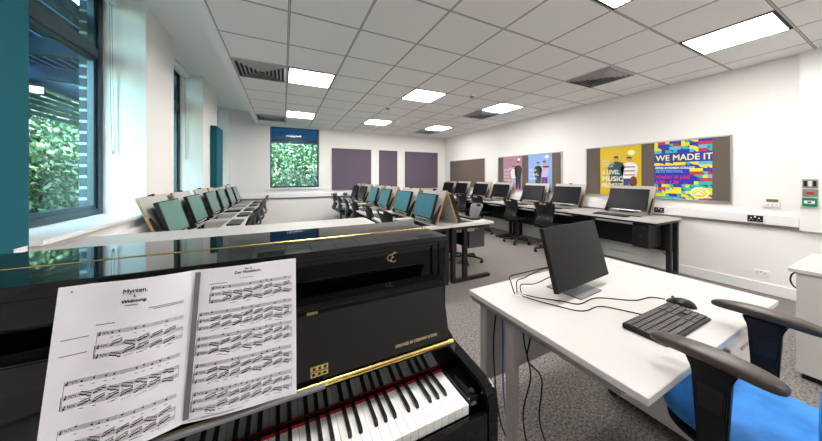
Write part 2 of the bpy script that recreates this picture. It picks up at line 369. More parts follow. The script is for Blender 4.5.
def vent(i, j, label):
    t = thing('ceiling_vent', label, 'vent', (.045+.6*i+.3, 2.4+.6*j+.3, ZC-.001), 0, 'square four-way ceiling vents')
    MB().box(-.28, .28, -.28, .28, -.003, -.0005).build('throat', M['ventdark'], t)
    b = MB()
    for r in (.285, .235, .19, .145, .10, .055):
        w = .014
        for sgn in (-1, 1):
            b.prism([(sgn*r, -.004), (sgn*(r-w*.4), -.004), (sgn*(r-w*1.5), -.022), (sgn*(r-w*1.1), -.022)], -r, r, 'y')
            b.prism([(sgn*r, -.004), (sgn*(r-w*.4), -.004), (sgn*(r-w*1.5), -.022), (sgn*(r-w*1.1), -.022)], -r, r, 'x')
    b.build('slat', M['vent'], t)
for i, j, lb in ((-1, 2, 'square ceiling vent at the left, beside the bulkhead and a lit panel'), (6, -1, 'square ceiling vent nearest the right wall, above the yellow poster'), (-1, 7, 'small looking ceiling vent above the left of the back window'),
                 (6, 3, 'square ceiling vent touching the light over the right desks'), (6, 7, 'ceiling vent in the back right corner')): vent(i, j, lb)
for i, j, lb in ((3.02, 4.04, 'round white smoke detector in the middle of the ceiling'), (4.69, 1.82, 'round white smoke detector nearer the right wall')):
    t = thing('smoke_detector', lb, 'smoke detector', (.045+.6*i, 2.4+.6*j, ZC), 0, 'smoke detectors')
    b = MB(); b.cyl((0, 0, 0), (0, 0, -.025), .05, .055, 24); b.build('base', M['trimwhite'], t, True)
    b = MB(); b.cyl((0, 0, -.025), (0, 0, -.055), .042, .03, 24); b.build('sensor', M['greyplate'], t, True)

# ================================================================ WALL THINGS
def felt_panel(name, label, x0, x1, z0, z1, group=None):
    t = thing(name, label, 'acoustic panel', ((x0+x1)/2, YB, (z0+z1)/2), 0, group); w = (x1-x0)/2; h = (z1-z0)/2
    MB().box(-w, w, -.05, -.001, -h, h, .005).build('felt', M['purple'], t)
    b = MB(); b.box(-w+.03, w-.03, -.0009, 0, -h+.03, h-.03); b.build('backing', M['black'], t)
felt_panel('acoustic_panel', 'large purple felt wall panel beside the back window', 1.27, 2.45, 1.01, 2.235, 'purple panels on the back wall')
felt_panel('acoustic_panel', 'narrow purple felt wall panel, middle one of three', 2.72, 3.33, 1.01, 2.235, 'purple panels on the back wall')
felt_panel('acoustic_panel', 'purple felt wall panel nearest the back right corner', 3.62, 4.87, 1.01, 2.235, 'purple panels on the back wall')
def teal_panel(label, y0, y1, z0, z1):
    t = thing('acoustic_panel', label, 'acoustic panel', (XL, (y0+y1)/2, z0), 0, 'teal panels on the left wall'); l_ = (y1-y0)/2
    MB().box(.001, .10, -l_, l_, 0, z1-z0, .006).build('fabric', M['teal'], t); return t
t = teal_panel('tall teal fabric panel cut by the left edge of the photo', .9, 1.94, .97, ZH-.01)
MB().box(.1, .102, .435, .505, .075, .10).build('care_label', M['trimwhite'], t)
teal_panel('small teal fabric panel between the far left windows', 5.88, 6.42, 1.2, 2.34)
WALL_R = Matrix(((0, 0, -1, 0), (-1, 0, 0, 0), (0, 1, 0, 0), (0, 0, 0, 1)))     # local x -> -Y, y -> Z, z -> -X
def board(label, y0, y1, z0, z1, mats=M['brownfelt'], framed=True):
    t = thing('notice_board', label, 'notice board', (XR, (y0+y1)/2, (z0+z1)/2), 0, 'notice boards on the right wall'); w = (y1-y0)/2; h = (z1-z0)/2
    MB().box(-.018, -.001, -w+.006, w-.006, -h+.006, h-.006).build('felt', mats, t)
    b = MB(); q = .022 if framed else .008
    mt = M['alu']
    for a, c in ((-w, -w+q), (w-q, w)): b.box(-.03, -.001, a, c, -h, h, .004)
    for a, c in ((-h, -h+q), (h-q, h)): b.box(-.03, -.001, -w+q, w-q, a, c, .004)
    b.build('frame', mt, t)
board('plain brown felt board near the back right corner, without posters', 5.76, 7.50, 1.07, 1.935, framed=False)
board('metal framed brown felt board behind the pink and blue posters', 3.467, 5.257, 1.055, 1.93)
board('metal framed brown felt board behind the yellow and patterned posters', 1.183, 2.99, 1.055, 1.945)
def poster(label, y0, y1, z0, z1, mm):
    t = thing('poster', label, 'poster', (XR-.0185, y0, z0), 0, 'posters on the notice boards')   # y0 is the left edge as seen (larger Y)
    w = y0-y1; h = z1-z0
    b = MB(); b.box(0, w, 0, h, .0002, .0012, 0, WALL_R); b.build('sheet', mm, t); return t, w, h
def blob(t, name, mm, polys, lay=1):
    b = MB()
    for p in polys: b.prism(p, .0013+.0003*lay, .0015+.0003*lay, 'z', WALL_R)
    b.build(name, mm, t)
def oval(cx, cy, rx, ry, n=16): return [(cx+rx*math.cos(2*PI*k/n), cy+ry*math.sin(2*PI*k/n)) for k in range(n)]
def ptext(t, s_, x, y, size, mm, lay=3, sx=1, bold=0.0, nm='lettering', al='LEFT'):
    text_obj(nm, s_, size, mm, t, WALL_R @ T(x, y, .0013+.0003*lay+.0004) , al, .0003, sx, bold)
# yellow poster
t, w, h = poster('yellow A level music poster with two printed people', 2.741, 2.136, 1.06, 1.925, M['print_yellow'])
def figure(t, cx, fy, hgt, hair, top, legs, arm=None, skin=M['p_skin'], w=1.0, lay=1):
    s_ = hgt
    blob(t, 'printed_legs', legs, [[(cx-.10*s_*w, fy), (cx-.02*s_, fy), (cx, fy+.36*s_), (cx+.03*s_, fy), (cx+.11*s_*w, fy), (cx+.12*s_*w, fy+.5*s_), (cx-.12*s_*w, fy+.5*s_)]], lay)
    blob(t, 'printed_top', top, [[(cx-.12*s_*w, fy+.44*s_), (cx+.12*s_*w, fy+.44*s_), (cx+.15*s_*w, fy+.55*s_), (cx+.17*s_*w, fy+.72*s_), (cx+.12*s_*w, fy+.82*s_), (cx+.03*s_, fy+.85*s_), (cx-.03*s_, fy+.85*s_), (cx-.12*s_*w, fy+.82*s_), (cx-.17*s_*w, fy+.7*s_), (cx-.15*s_*w, fy+.55*s_)]], lay+1)
    blob(t, 'printed_face', skin, [oval(cx, fy+.91*s_, .048*s_, .062*s_)], lay+2)
    blob(t, 'printed_hair', hair, [[(cx-.055*s_, fy+.92*s_), (cx-.05*s_, fy+.98*s_), (cx, fy+1.0*s_), (cx+.05*s_, fy+.98*s_), (cx+.056*s_, fy+.91*s_), (cx+.03*s_, fy+.945*s_), (cx-.03*s_, fy+.95*s_)]], lay+3)
figure(t, .25, .04, .66, M['p_dark'], M['p_green'], M['p_green'], w=1.15); figure(t, .44, .02, .66, M['p_dark'], M['print_white'], M['p_jeans'], w=1.1)
blob(t, 'printed_stripes', M['p_maroon'], [[(.36, .02+.66*k), (.52, .02+.66*k), (.52, .034+.66*k), (.36, .034+.66*k)] for k in (.52, .62, .72)], 4)
blob(t, 'printed_bag', M['p_maroon'], [oval(.50, .26, .05, .09)], 5)
blob(t, 'crest', M['p_cream'], [oval(.47, .74, .05, .045)], 1)
ptext(t, 'A LEVEL', .03, .385, .105, M['print_white'], 8, .74, .002); ptext(t, 'MUSIC', .03, .265, .115, M['print_white'], 6, 1.0, .002); ptext(t, 'PROJECT', .03, .15, .105, M['print_white'], 6, .75, .002)
for k, s_ in enumerate(('PETER', 'SYMONDS', 'COLLEGE')): ptext(t, s_, .03, .60-k*.045, .042, M['print_white'], 6)
# pink and blue posters
t, w, h = poster('dusky pink music poster with two printed musicians', 5.07, 4.47, 1.06, 1.92, M['print_pink'])
figure(t, .34, .06, .56, M['p_dark'], M['print_white'], M['p_lilac']); figure(t, .48, .04, .68, M['p_dark'], M['p_dark'], M['p_dark'])
blob(t, 'printed_trumpet', M['p_yellow'], [[(.2, .52), (.33, .545), (.33, .555), (.2, .56)]], 5)
for k, s_ in enumerate(('PETER', 'BRASS', 'MUSIC', 'ACCESS')): ptext(t, s_, .03, .48-k*.085, .075, M['print_white'], 6, .9)
blob(t, 'crest', M['print_white'], [oval(.50, .76, .035, .03)], 1)
t, w, h = poster('pale blue music poster with two printed musicians', 4.293, 3.69, 1.10, 1.93, M['print_sky'])
figure(t, .26, .02, .62, M['p_dark'], M['p_dark'], M['p_green']); figure(t, .42, .0, .66, M['p_dark'], M['p_lilac'], M['p_purple'])
blob(t, 'printed_violin', M['p_maroon'], [oval(.46, .52, .09, .022)], 5)
for k, s_ in enumerate(('PETER', 'A LEVEL', 'MUSIC')): ptext(t, s_, .03, .42-k*.095, .08, M['print_white'], 6, .9)
blob(t, 'crest', M['print_white'], [oval(.48, .74, .045, .04)], 1)
# arts festival poster
t, w, h = poster('multicoloured patterned arts festival poster reading WE MADE IT', 1.972, 1.363, 1.06, 1.935, M['p_blue'])
random.seed(11); cols = {k: [] for k in ('p_yellow', 'p_red', 'p_teal', 'p_blue', 'p_cyan', 'p_dark')}
nx, ny = 14, 19; cw = w/nx; ch = h/ny
for iy in range(ny):
    ix = 0
    while ix < nx:
        L = random.choice((1, 1, 2, 2, 3)); L = min(L, nx-ix); y0 = iy*ch; x0 = ix*cw; cx = (ix+L/2)/nx; cyy = (iy+.5)/ny
        if .26 < cyy < .56 and cx < .74 or .62 < cyy < .80: ix += L; continue
        k = random.choice(('p_yellow', 'p_yellow', 'p_red', 'p_teal', 'p_teal', 'p_blue', 'p_yellow', 'p_cyan')); q = random.random()
        if q < .5: cols[k].append([(x0, y0), (x0+L*cw, y0), (x0+L*cw, y0+ch), (x0, y0+ch)])
        elif q < .75: cols[k].append([(x0, y0)]+[(x0+L*cw*math.sin(a*PI/12), y0+ch*math.cos(a*PI/12)) for a in range(7)])
        else: cols[k].append([(x0+L*cw, y0+ch)]+[(x0+L*cw-L*cw*math.sin(a*PI/12), y0+ch-ch*math.cos(a*PI/12)) for a in range(7)])
        ix += L
for k, v in cols.items():
    if v: blob(t, 'printed_pattern', M[k], v, 1)
ptext(t, 'WE MADE IT', .012, .575, .126, M['p_dark'], 2, .85, .005); ptext(t, 'WE MADE IT', .018, .58, .122, M['p_cream'], 8, .865, .0022)
ptext(t, 'PETER SYMONDS COLLEGE', .015, .455, .044, M['print_white'], 4, .80, .0012); ptext(t, 'ARTS FESTIVAL', .015, .40, .055, M['p_cyan'], 4, .85, .0012)
ptext(t, 'MONDAY 30  JUNE', .015, .31, .068, M['p_magenta'], 4, .66, .0012); ptext(t, 'TH', .256, .34, .024, M['p_magenta'], 4); ptext(t, '4.30 - 7.30', .015, .235, .068, M['p_magenta'], 4, .9, .0016); ptext(t, 'PM', .33, .235, .03, M['p_magenta'], 4)
blob(t, 'crest', M['print_white'], [oval(.49, .115, .092, .078, 24)], 3); blob(t, 'crest_inner', M['p_yellow'], [oval(.49, .115, .076, .062, 24)], 4)
blob(t, 'crest_mark', M['print_white'], [[(.43, .13), (.48, .165), (.53, .13), (.53, .12), (.48, .15), (.43, .12)], [(.43, .09), (.53, .09), (.48, .125)]], 5)
# small fittings on the right wall
def plate(name, label, cat, y, z, w, h, d, mm, x=XR, grp=None):
    t = thing(name, label, cat, (x, y, z), 0, grp); MB().box(-d, -.0005, -w/2, w/2, -h/2, h/2, .003).build('plate', mm, t); return t
t = plate('thermostat', 'white room thermostat with olive display on the right wall', 'thermostat', .89, 1.095, .125, .11, .028, M['trimwhite'])
MB().box(-.030, -.0285, -.05, .035, .005, .04).build('display', M['lcd'], t); b = MB(); [b.box(-.030, -.0285, -.045+k*.03, -.03+k*.03, -.03, -.022) for k in range(3)]; b.build('button', M['greyplate'], t)
t = plate('switch_plate', 'dark double switch plate, topmost of three on the riser', 'switch', .632, 1.325, .095, .095, .012, M['greyplate'], XR-.061)
for k in (-1, 0, 1): MB().box(-.016, -.0125, k*.028-.010, k*.028+.010, -.03, .03, .002).build('rocker', M['black'] if k else M['trimwhite'], t)
t = plate('switch_plate', 'grey plate with a small red indicator, middle one on the riser', 'switch', .632, 1.225, .095, .085, .012, M['greyplate'], XR-.061)
MB().box(-.018, -.0125, -.022, .022, -.012, .012, .002).build('indicator', M['red'], t)
t = plate('break_glass_box', 'green emergency door release box on the riser', 'alarm box', .632, 1.125, .09, .09, .04, M['greenbox'], XR-.061)
MB().box(-.043, -.0405, -.032, .032, -.016, .016).build('glass_panel', M['print_white'], t)
b = MB(); b.box(-.0445, -.0435, -.012, .012, -.008, .008); b.box(-.0445, -.0435, -.03, .03, .022, .028); b.build('mark', M['ink'], t)
def socket(label, x, y, z, dark, rot=0):
    t = thing('wall_socket', label, 'socket', (x, y, z), rot, 'double power sockets'); m1, m2 = (M['greyplate'], M['black']) if dark else (M['trimwhite'], M['greylam'])
    if dark: m1 = M['black']; m2 = M['trimwhite']
    MB().box(-.012, -.0005, -.058, .058, -.038, .038, .004).build('plate', m1, t)
    for s_ in (-1, 1): b = MB(); b.box(-.0135, -.0125, s_*.030-.006, s_*.030+.006, .0, .014); b.box(-.0135, -.0125, s_*.030-.016, s_*.030-.008, -.018, -.013); b.box(-.0135, -.0125, s_*.030+.008, s_*.030+.016, -.018, -.013); b.build('socket_hole', m2, t)
    MB().box(-.017, -.0125, -.008, .008, .012, .03, .001).build('switch', m2, t)
socket('black double socket on the trunking below the thermostat', XR-.056, 1.0, .893, True)
socket('white double socket low on the right wall', XR, .965, .23, False)
socket('grey double socket on the trunking beneath the left end of the purple panels', 1.35, YB-.056, .893, True, -PI/2+PI)
socket('black double socket on the back trunking, second from the window', 1.65, YB-.056, .893, True, PI/2)
socket('pale double socket on the back trunking, third from the window', 1.92, YB-.056, .893, False, PI/2)
socket('black double socket on the right trunking beside the nearest right monitor', XR-.056, 1.90, .893, True)

# ================================================================ COMPUTER DESKS
# A desk is built in a local frame: its front edge along local -y ... users sit at local -y, length along x
def make_desk(L, D, Z, label, group, flaps, mod_z=.42, pcs=(), fr=.75):
    t = thing('computer_desk', label, 'desk', (0, 0, 0), 0, group); h = L/2
    # worktop split round the open apertures
    b = MB(); fy0 = D*.36; fy1 = D*fr; 
    b.box(-h, h, 0, fy0, Z-.028, Z, .002); b.box(-h, h, fy1, D, Z-.028, Z, .002)
    xs = [-h]; 
    for f in sorted(flaps): xs += [f-.31, f+.31]
    xs.append(h)
    for i in range(0, len(xs), 2): b.box(xs[i], xs[i+1], fy0, fy1, Z-.028, Z)
    b.build('desktop', M['laminate'], t)
    b = MB(); b.box(-h, h, -.003, .0, Z-.03, Z-.001); b.box(-h-.003, -h, 0, D, Z-.03, Z-.001); b.box(h, h+.003, 0, D, Z-.03, Z-.001); b.build('edge_strip', M['laminate_edge'], t)
    b = MB(); b.box(-h+.06, h-.06, D-.12, D-.10, Z-mod_z, Z-.03); b.build('modesty_panel', M['blackmetal'], t)
    for q in (.06, D-.10): MB().box(-h+.075, h-.075, q, q+.04, Z-.065, Z-.03).build('beam', M['blackmetal'], t)
    for s_ in (-1, 1):
        x0 = s_*(h-.045); b = MB()
        b.box(x0-.025, x0+.025, D-.075, D-.02, .04, Z-.03, .003); b.box(x0-.025, x0+.025, D*.66-.03, D*.66+.03, .04, Z-.03, .003)
        b.box(x0-.028, x0+.028, .05, D-.03, 0.0, .042, .004); b.box(x0-.028, x0+.028, .05, D-.03, Z-.07, Z-.03, .004); b.build('leg_frame', M['blackmetal'], t)
    for f in flaps:
        b = MB(); b.box(f-.30, f+.30, fy0+.01, fy1+.05, Z-.13, Z-.118); b.box(f-.309, f-.30, fy0, fy1, Z-.13, Z-.029); b.box(f+.30, f+.309, fy0, fy1, Z-.13, Z-.029); b.build('tray', M['greylam'], t)
        fm = T(f, fy1+.005, Z) @ RX(-.36)
        fl = MB().box(-.305, .305, 0, .018, 0, .470, .001, fm).build('flap', M['laminate'], t)
        b = MB(); [b.box(a, c, -.0005, .0185, .004, .470, 0, fm) for a, c in ((-.3105, -.305), (.305, .3105))]; b.box(-.3105, .3105, -.0005, .0185, .470, .473, 0, fm); b.build('edge_banding', M['beech'], fl)
        b = MB(); b.box(-.02, .02, -.012, .03, .467, .488, .003, fm); b.build('catch', M['blackmetal'], fl)
        b = MB(); [b.prism([(-.005, .0), (-.07, -.0), (-.065, .05), (-.014, .27), (-.002, .27)], a, a+.012, 'x', fm) for a in (-.30, .288)]; b.build('side_bracket', M['blackmetal'], fl)
    for x in pcs:
        b = MB(); b.box(x-.09, x+.09, .08, .46, Z-.40, Z-.068, .004); p = b.build('computer_case', M['black'], t)
        b = MB(); b.box(x-.07, x+.07, .074, .08, Z-.15, Z-.10); b.box(x-.015, x+.015, .074, .08, Z-.25, Z-.22); b.build('drive_bay', M['blacksat'], p)
        b = MB(); b.box(x-.10, x-.093, .12, .4, Z-.41, Z-.03); b.box(x-.10, x+.10, .2, .24, Z-.41, Z-.403); b.build('case_hanger', M['blackmetal'], t)
    return t, fy1
def make_monitor(label, group, scr):
    # local: base point = foot of the flap; faces -y, leans back like the flap
    t = thing('computer_monitor', label, 'monitor', (0, 0, 0), 0, group); m = T(0, .005, 0) @ RX(-.30)
    MB().box(-.265, .265, -.075, -.040, .050, .392, .004, m).build('casing', M['black'], t)
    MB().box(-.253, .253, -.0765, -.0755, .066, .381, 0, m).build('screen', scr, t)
    b = MB(); b.box(-.05, .05, -.040, -.0045, .15, .27, .003, m); b.box(-.09, .09, -.052, -.03, .02, .055, .004, m); b.build('mount', M['blackmetal'], t)
    MB().box(-.2, .2, -.066, -.05, .034, .054, .003, m).build('sound_bar', M['alu'], t)
    return t
def make_keyboard(label, group, w=.44, d=.15, wire=False):
    t = thing('keyboard', label, 'keyboard', (0, 0, 0), 0, group)
    MB().prism([(-d/2, 0), (d/2, 0), (d/2, .022), (-d/2, .010)], -w/2, w/2, 'x', bev=.002).build('base', M['black'], t)
    b = MB(); sl = math.atan2(.012, d); m = T(0, 0, .016) @ RX(sl)
    for r in range(6):
        y = d/2-.018-r*(d-.026)/5.6; x = -w/2+.008
        blocks = ((x, w*.66, 14), (x+w*.675, w*.125, 3), (x+w*.812, w*.16, 4))
        for bi, (bx, bw, n_) in enumerate(blocks):
            if bi == 1 and r == 3 or (bi == 2 and r == 0): continue
            kw = bw/n_; k = 0
            while k < n_:
                span = 6 if (r == 5 and bi == 0 and k == 4) else 1
                b.box(bx+k*kw, bx+(k+span)*kw-.0025, y-.0085, y+.0085, .0005, .0055, .0008, m, 1); k += span
    b.build('keys', M['keycap'], t)
    return t
chairs_done = []
# ---- right row: users sit toward -X.  local -y -> world -X : rotation -90 deg; local x -> world -Y
RD = [(1.66, 2.82, (2.25,)), (2.84, 4.50, (3.28, 4.04)), (4.52, 6.18, (5.02, 5.79)), (6.20, 7.78, (6.68, 7.40))]
R_ORD = ['nearest of the right row', 'second along the right row', 'third along the right row', 'fourth along the right row', 'fifth along the right row', 'sixth along the right row', 'farthest of the right row']
def place(t, x, y, rz): t.location = (x, y, 0); t.rotation_euler = (0, 0, rz)
ZR, DR, XFR = .81, .76, 4.40
k = 0
mon0 = make_monitor('black screen on a raised white flap, ' + R_ORD[0], 'monitors of the right row', M['screen_off'])
kb0 = make_keyboard('black keyboard on the right row desk under the monitor, ' + R_ORD[0], 'keyboards of the right row')
first = True
for di, (y0, y1, ms) in enumerate(RD):
    cy = (y0+y1)/2
    lab = ['short white desk at the near end of the right wall row, with a hanging computer', 'second white desk along the right wall, behind the nearest black chair', 'third white desk along the right wall, below the pink poster', 'last white desk along the right wall, by the back corner'][di]
    t, fy = make_desk(y1-y0, DR, ZR, lab, 'desks along the right wall', [-(m_-cy) for m_ in ms], fr=.79, mod_z=.5, pcs=(([-(1.86-cy)]) if di == 0 else [-(m_-cy)-.2 for m_ in ms]))
    place(t, XFR, cy, -PI/2)
    for m_ in ms:
        mo, kb = (mon0, kb0) if first else (copy_tree(mon0), copy_tree(kb0)); first = False
        mo.location = (XFR+fy, m_, ZR); mo.rotation_euler = (0, 0, -PI/2); mo['label'] = 'black computer screen on a raised white flap, ' + R_ORD[k]
        kb.location = (XFR+.12, m_, ZR); kb.rotation_euler = (0, 0, -PI/2); kb['label'] = 'black keyboard below the screen, ' + R_ORD[k]
        k += 1
# ---- left row: users sit toward +X : local -y -> +X : rotation +90
ZL, DL, XFL = .77, .72, -.45
LD = [(2.92, 4.66, (3.44, 4.24)), (4.68, 6.20, (5.08, 5.85)), (6.22, 7.78, (6.65, 7.38))]
L_ORD = ['largest and nearest of the left row', 'second in the left row', 'third in the left row', 'fourth in the left row', 'fifth in the left row', 'last in the left row']
LM = make_monitor('pale green screen', 'monitors of the left row', M['screen_green_light'])
LM2 = None; k = 0
for di, (y0, y1, ms) in enumerate(LD):
    cy = (y0+y1)/2
    t, fy = make_desk(y1-y0, DL, ZL, ['white desk below the near left windows, behind the white cupboard', 'middle white desk along the left wall', 'far white desk along the left wall, touching the back wall end'][di], 'desks along the left wall', [(m_-cy) for m_ in ms])
    place(t, XFL, cy, PI/2)
    for m_ in ms:
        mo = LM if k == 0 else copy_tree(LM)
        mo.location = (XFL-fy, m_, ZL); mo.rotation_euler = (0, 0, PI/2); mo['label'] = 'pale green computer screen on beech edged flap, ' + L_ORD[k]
        kb = copy_tree(kb0); kb.location = (XFL-.13, m_, ZL); kb.rotation_euler = (0, 0, PI/2); kb['label'] = 'black keyboard on the left row desk, ' + L_ORD[k]; kb['group'] = 'keyboards of the left row'
        k += 1
# ---- island: left half users toward -X, right half users toward +X, back to back at X=1.98
ZI, DI_, XM = .77, .71, 1.95
ID = [(2.79, 4.32, (3.20, 3.95)), (4.34, 5.87, (4.82, 5.56)), (5.89, 7.55, (6.42, 7.15))]
I_ORD = ['largest and nearest of the centre desks', 'second along the centre desks', 'third along the centre desks', 'fourth along the centre desks', 'fifth along the centre desks', 'farthest of the centre desks']
IM = make_monitor('teal screen', 'monitors on the left side of the centre desks', M['screen_teal_reflection'])
k = 0
for di, (y0, y1, ms) in enumerate(ID):
    cy = (y0+y1)/2; od = ['near', 'middle', 'far'][di]
    t, fy = make_desk(y1-y0, DI_, ZI, 'white centre desk facing the windows, ' + od + ' one', 'centre desks facing the windows', [-(m_-cy) for m_ in ms])
    place(t, XM-DI_-.004, cy, -PI/2)
    for m_ in ms:
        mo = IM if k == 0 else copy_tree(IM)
        mo.location = (XM-DI_-.004+fy, m_, ZI); mo.rotation_euler = (0, 0, -PI/2); mo['label'] = ('computer screen with painted teal reflection on raised flap, ' if k < 4 else 'dark computer screen on a raised flap, ') + I_ORD[k]
        if k >= 4:
            for c_ in mo.children:
                if c_.name.startswith('screen'): c_.data = [q for q in mon0.children if q.name.startswith('screen')][0].data
        kb = copy_tree(kb0); kb.location = (XM-DI_+.13, m_, ZI); kb.rotation_euler = (0, 0, -PI/2); kb['label'] = 'dark keyboard in front of the teal reflecting screen, ' + I_ORD[k]; kb['group'] = 'keyboards on the left side of the centre desks'
        if k >= 4: kb['label'] = 'dark keyboard in front of the dark screen, ' + I_ORD[k]
        k += 1
    t, fy = make_desk(y1-y0, DI_, ZI, 'white centre desk facing the right wall, ' + od + ' one', 'centre desks facing the right wall', [(m_-cy) for m_ in ms])
    place(t, XM+DI_+.004, cy, PI/2)
    if di == 0:
        for q, m_ in enumerate(ms):
            mo = copy_tree(mon0); mo.location = (XM+DI_+.004-fy, m_, ZI); mo.rotation_euler = (0, 0, PI/2); mo['group'] = 'monitors facing the right wall'
            mo['label'] = ['black screen seen edge on, near end of the centre desks', 'black screen behind it on the centre desks, facing the right wall'][q]
            kb = copy_tree(kb0); kb.location = (XM+DI_-.13, m_, ZI); kb.rotation_euler = (0, 0, PI/2); kb['group'] = 'keyboards facing the right wall'
            kb['label'] = ['black keyboard at the near right corner of the centre desks', 'second black keyboard on the right side of the centre desks'][q]
t = thing('desk_cupboard', 'dark grey cupboard under the near right end of the centre desks', 'cupboard', (2.45, 2.965, 0))
MB().box(-.13, .15, -.06, .30, .40, .70, .003).build('body', M['blackmetal'], t)
b = MB(); b.box(-.125, .145, -.066, -.061, .41, .695); d = b.build('door', M['darkgrey'], t); b = MB(); b.box(-.03, .03, -.075, -.0665, .665, .675, .002); b.build('handle', M['chrome'], d)

# ================================================================ POLYPROP SWIVEL CHAIRS  (faces local +y, origin on the floor)
def make_chair(shell, label, group):
    t = thing('swivel_chair', label, 'chair', (0, 0, 0), 0, group)
    prof = smooth_path([(0, .235, .475), (0, .20, .512), (0, .10, .520), (0, -.02, .508), (0, -.13, .505), (0, -.195, .535), (0, -.215, .60), (0, -.195, .68), (0, -.19, .75), (0, -.215, .84), (0, -.245, .92), (0, -.255, .95)], 3)
    wid = [.19, .205, .21, .21, .20, .175, .155, .15, .165, .195, .205, .19]
    n_ = len(prof); nu = 12; b = MB(); grid = []
    for i, p in enumerate(prof):
        f = i/(n_-1)*11; a = int(min(f, 10.999)); w_ = wid[a]+(wid[a+1]-wid[a])*(f-a); row = []
        back = max(0, min(1, (f-5)/2))
        for u in range(nu+1):
            s_ = -1+2*u/nu; cup = s_*s_
            row.append(b.b.verts.new((s_*w_, p.y+cup*.045*back, p.z+cup*.02*(1-back)-(.022*cup*cup if f > 10.2 else 0))))
        grid.append(row)
    for i in range(n_-1):
        f = i/(n_-1)*11
        for u in range(nu):
            if 9.5 < f < 10.1 and 4 <= u <= 7: continue
            b.b.faces.new([grid[i][u], grid[i][u+1], grid[i+1][u+1], grid[i+1][u]])
    sh = b.build('shell', shell, t, True); md = sh.modifiers.new('thick', 'SOLIDIFY'); md.thickness = .010; md.offset = 0
    b = MB(); b.box(-.10, .10, -.11, .11, .475, .497, .004); b.cyl((0, 0, .40), (0, 0, .477), .03, .045); b.build('mechanism', M['blackmetal'], t, True)
    b = MB(); b.cyl((0, 0, .10), (0, 0, .42), .024); b.cyl((0, 0, .06), (0, 0, .13), .04, .03); b.build('column', M['blacksat'], t, True)
    for k_ in range(5):
        a = k_*2*PI/5+.3; d = Vector((math.cos(a), math.sin(a), 0)); m = RZ(a)
        b = MB(); b.prism([(.02, .075), (.02, .115), (.15, .098), (.275, .075), (.275, .055), (.15, .07)], -.016, .016, 'y', m, .003); lg = b.build('base_leg', M['blacksat'], t)
        b = MB(); b.cyl((.262, 0, .05), (.262, 0, .075), .008, m=m); b.cyl((.262, -.024, .025), (.262, -.006, .025), .025, m=m); b.cyl((.262, .006, .025), (.262, .024, .025), .025, m=m); b.build('caster', M['black'], lg, True)
    return t
ch = make_chair(M['blacksat'], 'x', 'chairs along the right wall desks')
def put(x, y, face, label, group, extra=0, first=[True], src=None):
    c = ch if (first[0] and src is None) else copy_tree(src or ch); 
    if src is None: first[0] = False
    c.location = (x, y, 0); c.rotation_euler = (0, 0, {'+x': -PI/2, '-x': PI/2}[face]+extra); c['label'] = label; c['group'] = group; return c
g = 'chairs along the right wall desks'
put(4.44, 3.20, '+x', 'black plastic swivel chair nearest the camera at the right wall desks', g, .08)
put(4.46, 3.98, '+x', 'black plastic swivel chair in front of the blue poster', g, -.06)
put(4.44, 5.05, '+x', 'black plastic swivel chair half hidden behind the grey chair', g, .1)
put(4.42, 5.64, '+x', 'black plastic swivel chair below the plain brown board, farthest in the right row', g, .12)
gc = copy_tree(ch)
for c_ in gc.children:
    if c_.name.startswith('shell'):
        c_.data = c_.data.copy(); c_.data.materials[0] = M['greyshell']
gc.location = (2.73, 3.50, 0); gc.rotation_euler = (0, 0, PI/2-.25); gc['label'] = 'grey plastic swivel chair at the right side of the centre desks'; gc['group'] = 'chairs at the centre desks'
g = 'chairs on the left side of the centre desks'
for y, ex, lb in ((3.40, .15, 'black plastic chair nearest the piano at the centre desks, pushed in low'), (4.03, .0, 'black plastic chair second from the piano, left side of centre desks'), (4.98, .1, 'black plastic chair third from the piano, left side of centre desks'),
                  (5.60, -.1, 'black plastic chair fourth from the piano, left side of centre desks'), (6.45, .05, 'black plastic chair fifth from the piano, left side of centre desks'), (7.15, .12, 'black plastic chair farthest along the left side of the centre desks')):
    put(1.40 if y > 3.5 else 1.43, y, '+x', lb, g, ex)
g = 'chairs along the left wall desks'
for y, ex, lb in ((3.70, .05, 'black plastic chair nearest the white cupboard in the left row'), (4.52, -.04, 'black plastic chair second in the left row'), (5.40, .06, 'black plastic chair third in the left row'),
                  (6.25, 0, 'black plastic chair fourth in the left row'), (7.15, .05, 'black plastic chair at the far end of the left row, by the back wall')):
    put(-.57, y, '-x', lb, g, ex)

# ================================================================ WHITE CUPBOARD BEHIND THE PIANO
t = thing('storage_cupboard', 'long low white storage cupboard standing behind the piano', 'cupboard', (-.2, 2.2, 0))
MB().box(-.935, .895, -.34, .30, .05, .975, .003).build('body', M['laminate'], t)
MB().box(-.96, .917, -.36, .31, .976, 1.0, .003).build('top', M['laminate'], t)
MB().box(-.91, .87, -.30, .27, 0, .05).build('plinth', M['blackmetal'], t)
for k in range(4):
    x = -.93+k*.4575; d = MB().box(x, x+.4515, -.36, -.341, .06, .965, .002).build('door', M['laminate'], t)
    hx = x+(.40 if k % 2 == 0 else .05); MB().box(hx-.006, hx+.006, -.38, -.361, .60, .72, .003).build('handle', M['chrome'], d)

